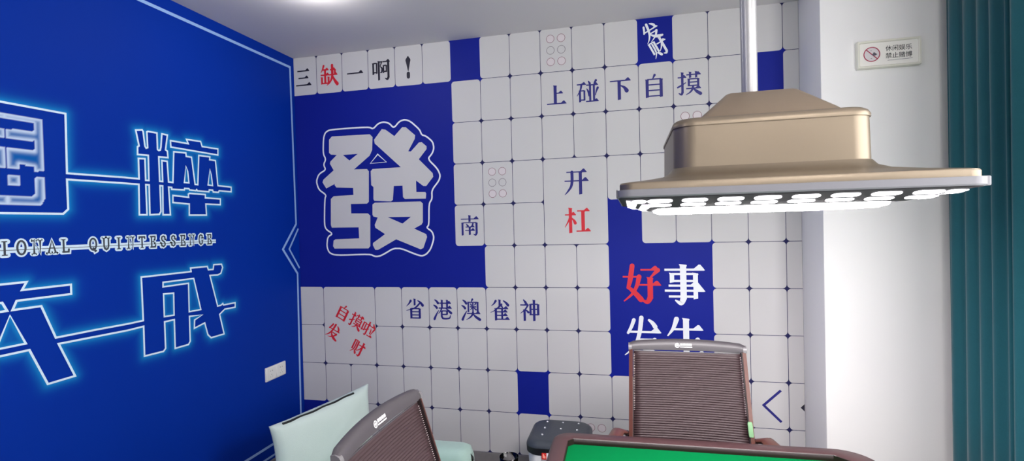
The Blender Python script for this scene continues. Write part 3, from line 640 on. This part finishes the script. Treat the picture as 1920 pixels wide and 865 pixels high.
for sx, sy in ((1, -1), (-1, -1), (1, 1), (-1, 1)):
    MB().box(sx*.345-.007, sx*.345+.011*max(sx, 0)+(.004 if sx < 0 else 0)-(.007 if sx < 0 else 0), sy*.318-.012, sy*.318+.012, 1.6560-Z0, 1.6755-Z0, bev=.003).make('corner_clip', M['skirt_grey'], lamp, label='pale plastic corner clip')

# ------------------------------------------------------------------ mahjong table
TX, TY, TZ = 2.387, -1.745, .77
tb = empty('mahjong_table', (TX, TY, .010), math.radians(1.2), label='mahjong table with dark maroon frame and sunken green felt top under the lamp', cat='table')
OR = [.12, .07, .1, .1]; IR = [.07, .02, .05, .05]
def fo(d, z, h=.555): return rrect(h-d, h-d, [max(r-d, .01) for r in OR], z, 8)
def fi(d, z):
    h = .492-d; out = []
    for q, (sx, sy) in enumerate(((1, 1), (-1, 1), (-1, -1), (1, -1))):
        r = IR[q]
        for k in range(9):
            t = k/8; e = [((h), (h-r)), ((h-r), h)] if q in (0, 2) else [((h-r), h), (h, (h-r))]
            a = (e[0][0]*(1-t)+e[1][0]*t, e[0][1]*(1-t)+e[1][1]*t); out.append((sx*a[0], sy*a[1], z))
    return out
MB().loft([fo(.02, .685), fo(0, .70), fo(0, .752), fo(.006, .764), fo(.014, .769), fi(-.003, .770), fi(0, .768), fi(0, .735)], True, True).make('table_frame', M['table_frame'], tb, angle=35)
MB().loft([fi(-.0005, .7685), fi(.0006, .7672), fi(.0012, .752), fi(.0012, .7365)], False, False).make('inner_trim', M['table_edge'], tb, label='dark glossy inner edge round the felt')
MB().loft([fi(.0016, .7352), fi(.0016, .7465)]).make('felt_top', M['felt'], tb, label='bright green felt')
MB().loft([rrect(.34, .34, .04, .505), rrect(.40, .40, .05, .686)]).make('machine_box', M['table_frame'], tb)
MB().loft([rrect(.10, .10, .03, .05), rrect(.10, .10, .03, .51)]).make('pedestal', M['table_edge'], tb)
for k in range(4):
    a = PI/4+k*PI/2; ca, sa = math.cos(a), math.sin(a)
    MB().tube([(ca*.08, sa*.08, .09), (ca*.25, sa*.25, .07), (ca*.42, sa*.42, .03)], [.03, .028, .022], 10).make('foot', M['table_edge'], tb)
    MB().tube([(ca*.41, sa*.41, .001), (ca*.41, sa*.41, .03)], .025, 12).make('foot_pad', M['hole'], tb)

# ------------------------------------------------------------------ chairs (local: back towards +y, sitter faces -y)
def chair(name, loc, rz, label, tagged):
    c = empty(name, loc, rz, label=label, cat='chair', group='mesh-backed chairs round the table')
    tilt = .29
    def B(x, s, d=0.):
        """point on the back plane: s = height above floor, d = towards the sitter"""
        return (x, .2+(s-.47)*tilt-d, s)
    hw = .243
    # headrest bar
    lo = []
    for i in range(25):
        x = -hw+2*hw*i/24; e = abs(x)/hw
        top = 1.061+.011*(1-e**2)-(.007*max(0, (e-.92)/.08)**2); bot = 1.0225
        bow = .02*(1-e**2)
        yy = lambda s, d: .2+(s-.47)*tilt+bow-d
        mid = (top+bot)/2
        lo.append([(x, yy(bot, -.004), bot), (x, yy(bot+.006, .010), bot+.004), (x, yy(mid, .013), mid), (x, yy(top-.008, .010), top-.006), (x, yy(top, .002), top), (x, yy(top, -.010), top-.002), (x, yy(mid, -.014), mid), (x, yy(bot, -.012), bot+.002)])
    bar = MB().loft(lo).make('headrest_bar', M['grey_bar'], c, angle=50)
    for s_ in (-1, 1):
        l2 = [[(s_*(abs(p[0])+dx), p[1]-.001*(1 if k in (1, 2, 3) else -1), p[2]+(.001 if p[2] > 1.02 else -.001)) for k, p in enumerate(lo[0])] for dx in (-.012, .002)]
        MB().loft(l2).make('end_cap', M['bar_cap'], c, angle=50)
    def BAR(u, v, l): return (u, .2+(v-.47)*tilt+.02*(1-(u/hw)**2)-.0135-l, v)
    lg = Print2D(BAR); lz = 1.0475
    lg.line([(-.035+.0085*math.cos(k*PI/10), lz+.0085*math.sin(k*PI/10)) for k in range(20)], .003, .001, closed=True)
    lg.poly([(-.041, lz+.001), (-.035, lz+.005), (-.029, lz+.001), (-.035, lz-.005)], .001)
    for k in range(4):
        x = -.022+k*.0125
        lg.line([(x, lz+.007), (x+.0105, lz+.007)], .0026, .001); lg.line([(x, lz+.002), (x+.0105, lz+.002)], .0026, .0011)
        lg.line([(x+.0015, lz+.008), (x+.0015, lz-.001)], .0024, .0012); lg.line([(x+.009, lz+.008), (x+.009, lz-.001)], .0024, .0012); lg.line([(x+.0052, lz+.008), (x+.0052, lz-.001)], .0018, .0012)
    lg.line([(-.023, lz-.0062), (.0275, lz-.0062)], .0036, .001)
    lg.make('logo', M['logo'], bar, label='small white logo print')
    # side posts
    for s_ in (-1, 1):
        lo2 = []
        for s in (.43, .6, .75, .9, 1.03):
            w0, w1 = .2275+.012*(1-(s-.43)/.6), .243+.013*(1-(s-.43)/.6)
            dy = .014
            q = B(0, s)
            lo2.append([(s_*w0, q[1]-dy, s), (s_*w1, q[1]-dy*.6, s), (s_*w1, q[1]+dy, s), (s_*w0, q[1]+dy, s)])
        MB().loft(lo2).make('side_post', M['wood_post'], c, smooth=False)
        MB().loft([[(p[0]-s_*.0045, p[1]+.002, p[2]) for p in (l[0], (l[0][0]+s_*.004, l[0][1], l[0][2]), (l[3][0]+s_*.004, l[3][1], l[3][2]), l[3])] for l in lo2]).make('post_edge', M['dark_edge'], c, smooth=False)
    # mesh back with ribs
    n = 56; vs = []; fs = []; nx = 14
    top, bot = 1.0205, .50
    for j in range(n*4+1):
        s = top+(bot-top)*j/(n*4)
        for i in range(nx+1):
            f = i/nx*2-1; x = f*(.2225+.0115*(1-(s-bot)/(top-bot)))
            rib = (.0024 if j > 8 else .0006)*math.cos(j/4*2*PI); sag = .012*(1-f*f)
            edge = -.004*(1-f*f)*(1 if j == 0 else 0)
            q = B(x, s+edge, -.003-sag+rib); vs.append(q)
    for j in range(n*4):
        for i in range(nx): fs.append((j*(nx+1)+i, j*(nx+1)+i+1, (j+1)*(nx+1)+i+1, (j+1)*(nx+1)+i))
    mo = mobj('mesh_back', vs, fs, M['mesh'], c, smooth=True, angle=180, label='reddish brown ribbed mesh back')
    sm = mo.modifiers.new('t', 'SOLIDIFY'); sm.thickness = .002
    MB().tube([B(f*.2205, 1.0215-.004*(1-f*f), -.003-.012*(1-f*f)) for f in [k/8-1 for k in range(17)]], .0028, 8).make('top_hem', M['grey_bar'], c)
    for s_ in (-1, 1):
        th = MB()
        for k in range(34):
            s = 1.008-.0068*k; x = s_*(.2205+.0115*(1-(s-bot)/(top-bot)))
            a, b = B(x-s_*.003, s, .001), B(x+s_*.005, s-.001, .001); th.tube([a, b], .0011, 4)
        th.make('edge_stitching', M['thread'], c)
    # seat, arms, frame
    MB().loft([rrect(.225, .19, .05, .425, 6, cy=.0), rrect(.235, .20, .06, .44, 6, cy=.0), rrect(.235, .20, .06, .465, 6, cy=.0), rrect(.22, .185, .06, .48, 6, cy=.0)]).make('seat', M['seat'], c)
    MB().box(-.24, .24, .185, .215, .41, .45, bev=.006).make('rear_bar', M['dark_edge'], c)
    for s_ in (-1, 1):
        arm = MB().tube([(s_*.262, .285, .682), (s_*.296, .25, .698), (s_*.312, .16, .697), (s_*.308, .06, .684), (s_*.294, -.01, .655)], [.018, .028, .032, .028, .014], 12, sq=.5)
        ar = arm.make('armrest', M['wood_post'], c)
        MB().tube([(s_*.25, .27, .672), (s_*.262, .285, .682)], .012, 8).make('arm_bracket', M['dark_edge'], c)
        MB().tube([(s_*.285, .0, .650), (s_*.278, -.02, .55), (s_*.262, -.02, .45), (s_*.25, -.02, .418)], .011, 10).make('arm_support', M['chrome'], c)
        MB().tube([(s_*.25, -.16, .012), (s_*.25, -.175, .03), (s_*.25, -.19, .2), (s_*.25, -.175, .39), (s_*.25, -.13, .415), (s_*.25, .0, .415), (s_*.25, .2, .42)], .0115, 10).make('leg', M['chrome'], c)
        MB().tube([(s_*.25, -.16, .0125), (s_*.25, .24, .0125)], .0115, 10).make('runner', M['chrome'], c)
    MB().tube([(-.25, .24, .0125), (.25, .24, .0125)], .0115, 10).make('cross_tube', M['chrome'], c)
    MB().tube([(-.25, -.0, .415), (.25, -.0, .415)], .0115, 10).make('cross_tube', M['chrome'], c)
    if tagged:
        q = B(.236, .725, .018)
        MB().loft([rrect(.0085, .003, .0025, .710, 3, cx=q[0], cy=B(0, .71, .019)[1]), rrect(.0095, .004, .003, .715, 3, cx=q[0], cy=B(0, .715, .019)[1]), rrect(.0095, .004, .003, .76, 3, cx=q[0]-.002, cy=B(0, .76, .019)[1]), rrect(.007, .003, .0025, .766, 3, cx=q[0]-.002, cy=B(0, .766, .019)[1])]).make('hanging_tag', M['tag'], c, label='pale green tag')
    return c
chair('mesh_back_chair', (2.358, -1.222, 0), 0, 'brown mesh-backed chair facing the viewer behind the green table, pale green tag on its post', True)
chair('mesh_back_chair', (1.792, -1.85, 0), math.radians(90), 'brown mesh-backed chair at the left of the table, in front of the mint cushion', False)

# ------------------------------------------------------------------ armchair in the corner with its cushion
SA = math.radians(-23.3)
sofa = empty('sofa', (.25, -1.05, 0), 0, label='low mint green upholstered sofa behind the left chair, beside the blue wall', cat='sofa')
# local: +x forward, y along the back (+y towards the back wall)
def soft(x0, x1, y0, y1, z0, z1, r=.05):
    bm = bmesh.new(); bmesh.ops.create_cube(bm, size=1)
    for q in bm.verts: q.co = Vector(((x0+x1)/2+q.co.x*(x1-x0), (y0+y1)/2+q.co.y*(y1-y0), (z0+z1)/2+q.co.z*(z1-z0)))
    bmesh.ops.bevel(bm, geom=bm.edges[:], offset=r, segments=6, profile=.5, affect='EDGES'); return MB().bm(bm)
soft(.05, .98, -.50, .52, .10, .26, .03).make('seat_base', M['sofa'], sofa, angle=180)
soft(.085, 1.0, -.535, .40, .22, .292, .03).make('seat_pad', M['sofa'], sofa, angle=180)
soft(.0, .095, -.53, .42, .08, .33, .04).make('sofa_back', M['sofa'], sofa, angle=180)
lo = []
for x, h, ins in ((.0, .25, .03), (.02, .27, .005), (.30, .30, 0), (.50, .375, 0), (.62, .395, 0), (.95, .395, 0), (.99, .388, .006), (1.01, .36, .025), (1.018, .33, .05)):
    lo.append([(x, .478+a, .08+(h-.08)/2+b) for a, b, _ in rrect(.078-ins, (h-.08)/2, .045, 0, 5)])
MB().loft(lo).make('armrest', M['sofa'], sofa, angle=180)
for x in (.10, .90):
    for y in (-.42, .44): MB().tube([(x, y, 0), (x, y, .105)], [.014, .02], 10).make('foot', M['dark_edge'], sofa)

# cushion: a puffed square with pulled-out corners
def cushion(W, H, T):
    n = 28; vs = []; fs = []
    for side in (1, -1):
        for j in range(n+1):
            for i in range(n+1):
                u = i/n*2-1; v = j/n*2-1
                pinch = 1-.055*(1-abs(v)**2.2)*abs(u)**3
                pinch2 = 1-.055*(1-abs(u)**2.2)*abs(v)**3
                pu = max(0, (1-abs(u)**3))**.42*max(0, (1-abs(v)**3))**.42
                wr = .0025*math.sin(6*u+3*v)*pu+.0015*math.sin(11*u-7*v)*pu
                vs.append((side*(T/2*pu+wr+.006), u*W/2*pinch, v*H/2*pinch2))
    m_ = (n+1)**2
    for s_ in (0, 1):
        for j in range(n):
            for i in range(n): fs.append((s_*m_+j*(n+1)+i, s_*m_+j*(n+1)+i+1, s_*m_+(j+1)*(n+1)+i+1, s_*m_+(j+1)*(n+1)+i))
    b = [i for i in range(n)]+[j*(n+1)+n for j in range(n)]+[n*(n+1)+i for i in range(n, 0, -1)]+[j*(n+1) for j in range(n, 0, -1)]
    for k in range(len(b)):
        a, c = b[k], b[(k+1) % len(b)]; fs.append((a, c, m_+c, m_+a))
    return vs, fs
CU = empty('cushion', (.465, -.712, .465), 0, label='large pale mint cushion with black piping along its top standing on the sofa', cat='cushion')
CU.rotation_euler = (math.radians(5), math.radians(1), SA)
vs, fs = cushion(.605, .35, .11)
cb = mobj('cushion_cover', vs, fs, M['cushion'], CU, smooth=True, angle=180)
MATC = Matrix.Translation((0, 0, .0))
pp = []
for k in range(41):
    u = -.80+1.42*k/40; pinch2 = 1-.055*(1-abs(u)**2.2)
    pp.append((.016+.003*math.sin(k*.5), u*.3025, .175*pinch2-.003))
pip = MB().tube(pp, .006, 8).make('piping', M['black_cord'], CU, label='black piping')

# ------------------------------------------------------------------ storage stool
st = empty('storage_stool', (1.738, -.475, .028), 0, label='white storage stool with buttoned charcoal padded lid and red sticker behind the table', cat='stool')
MB().loft([rrect(.135, .135, .06, -.028), rrect(.14, .14, .06, -.01), rrect(.158, .158, .07, .36), rrect(.158, .158, .07, .385)]).make('stool_body', M['stool_body'], st)
MB().loft([rrect(.160, .160, .07, .376), rrect(.165, .165, .07, .382), rrect(.166, .166, .07, .415)]).make('lid_edge', M['stool_black'], st, label='black lid edge')
lp = []
for t in range(9):
    a = t/8*PI/2; lp.append(rrect(.166-.035*(1-math.cos(a)), .166-.035*(1-math.cos(a)), .07, .414+.034*math.sin(a), 8))
for k in (.11, .07, .03): lp.append(rrect(k, k, .07*k/.131 if k < .13 else .07, .4485+.003*(1-k/.13), 8))
MB().loft(lp).make('padded_lid', M['stool_pad'], st, label='charcoal buttoned pad')
for i in (-1, 0, 1):
    for j in (-1, 0, 1):
        x, y = i*.088+.002, j*.088+.014
        z = .4495
        MB().loft([[(x+a, y+b, c) for a, b, c in circ(r, zz, 8)] for r, zz in ((.006, z-.002), (.006, z+.002), (.003, z+.005))]).make('button_stud', M['stud'], st)
def ST(u, v, l): return (u, -.166-l, v)
s1 = Print2D(ST); s1.poly([(a-.062, b+.378) for a, b, _ in rrect(.0125, .017, .004, 0)], .0012); s1.make('sticker', M['sticker_red'], st, label='red sticker')
s2 = Print2D(ST); s2.poly([(-.069, .368), (-.068, .390), (-.063, .390), (-.059, .380), (-.054, .378), (-.055, .367)], .0018); s2.poly([(-.0575, .388), (-.055, .390), (-.055, .385)], .0018); s2.make('sticker_mark', M['sticker_pink'], st)
s3 = Print2D(ST); s3.poly([(-.049, .361), (-.049, .395), (.03, .395), (.03, .361)], .0012); s3.make('sticker', M['logo'], st, label='white sticker')

# ------------------------------------------------------------------ tea stand with glass
ts = empty('tea_stand', (1.665, -1.41, 0), 0, label='small dark tea stand at the corner of the mahjong table', cat='side table')
MB().loft([circ(.10, .625), circ(.105, .63), circ(.105, .645), circ(.10, .65)]).make('stand_top', M['stand_top'], ts)
MB().tube([(0, 0, .02), (0, 0, .626)], .016, 14).make('stand_pole', M['chrome'], ts)
MB().loft([circ(.1, 0), circ(.1, .012), circ(.02, .028)]).make('stand_base', M['stand_top'], ts)
gl = empty('drinking_glass', (1.683, -1.40, .651), 0, label='clear drinking glass with dark tea leaves standing left of the table', cat='glass')
MB().loft([circ(.026, 0), circ(.029, .002), circ(.0355, .104), circ(.0345, .105), circ(.0335, .104), circ(.027, .008), circ(.01, .006)]).make('glass_body', M['glass'], gl, angle=60)
tl = MB()
for k in range(14):
    a = random.random()*6.28; r = .022*math.sqrt(random.random()); z = .012+.05*random.random(); b = random.random()*6.28
    x, y = r*math.cos(a), r*math.sin(a)
    tl.tube([(x, y, z), (x+.006*math.cos(b), y+.006*math.sin(b), z+.004)], .0018, 5)
tl.make('tea_leaves', M['tea_leaf'], gl, kind='stuff')

# ------------------------------------------------------------------ ceiling downlights
def downlight(x, y, label, power):
    d = empty('ceiling_downlight', (x, y, ZC), 0, label=label, cat='ceiling light', group='round ceiling downlights')
    MB().loft([circ(.062, -.0005), circ(.062, -.006), circ(.055, -.010), circ(.045, -.010)]).make('trim_ring', M['white_plastic'], d)
    MB().loft([circ(.050, -.009), circ(.050, -.030), circ(.040, -.044), circ(.015, -.050)]).make('lens', M['downlight_glow'], d)
    L = bpy.data.lights.new('downlight_lamp', 'POINT'); L.energy = power; L.shadow_soft_size = .05; L.color = (1, .95, .89)
    o = bpy.data.objects.new('downlight_lamp', L); COL.objects.link(o); o.parent = d; o.location = (0, 0, -.065)
    return d
downlight(.60, -.93, 'lit round downlight on the ceiling at the top edge above the blue wall', P_DL)
downlight(.60, -3.2, 'round downlight added on the ceiling behind the viewer, nearer the blue wall', P_DL2)  # unseen downlight, added as general room light
downlight(3.05, -3.45, 'round downlight added on the ceiling to the right of the viewer', P_DL3)  # unseen downlight, added to brighten the right side of the room
downlight(2.6, -4.3, 'round downlight added on the ceiling near the added window behind the viewer', P_DL4)  # unseen downlight, added for more light from the rear

# ------------------------------------------------------------------ camera
cam = bpy.data.cameras.new('camera'); co = bpy.data.objects.new('camera', cam); COL.objects.link(co)
Rm = [[0.9731650425835563, 0.22864301503353224, -0.025926271805275007], [-0.021847939499588992, -0.020350771684001102, -0.9995541574279444], [-0.22906869588175366, 0.9732975997957879, -0.014809280833012932]]
mw = Matrix(((Rm[0][0], -Rm[1][0], -Rm[2][0], 2.13445), (Rm[0][1], -Rm[1][1], -Rm[2][1], -3.17616), (Rm[0][2], -Rm[1][2], -Rm[2][2], 1.60731), (0, 0, 0, 1)))
co.matrix_world = mw
cam.sensor_width = 36; cam.sensor_fit = 'HORIZONTAL'; cam.lens = 946.24/1920*36; cam.clip_start = .02
bpy.context.scene.camera = co

w = bpy.data.worlds.new('world'); bpy.context.scene.world = w; w.use_nodes = True
w.node_tree.nodes['Background'].inputs[0].default_value = (.8, .85, 1, 1); w.node_tree.nodes['Background'].inputs[1].default_value = .3
vs_ = bpy.context.scene.view_settings
vs_.view_transform = 'Standard'; vs_.look = 'None'; vs_.gamma = 1; vs_.exposure = EXPO; vs_.use_curve_mapping = False
bpy.context.scene.cycles.max_bounces = 14
bpy.context.scene.cycles.transmission_bounces = 14
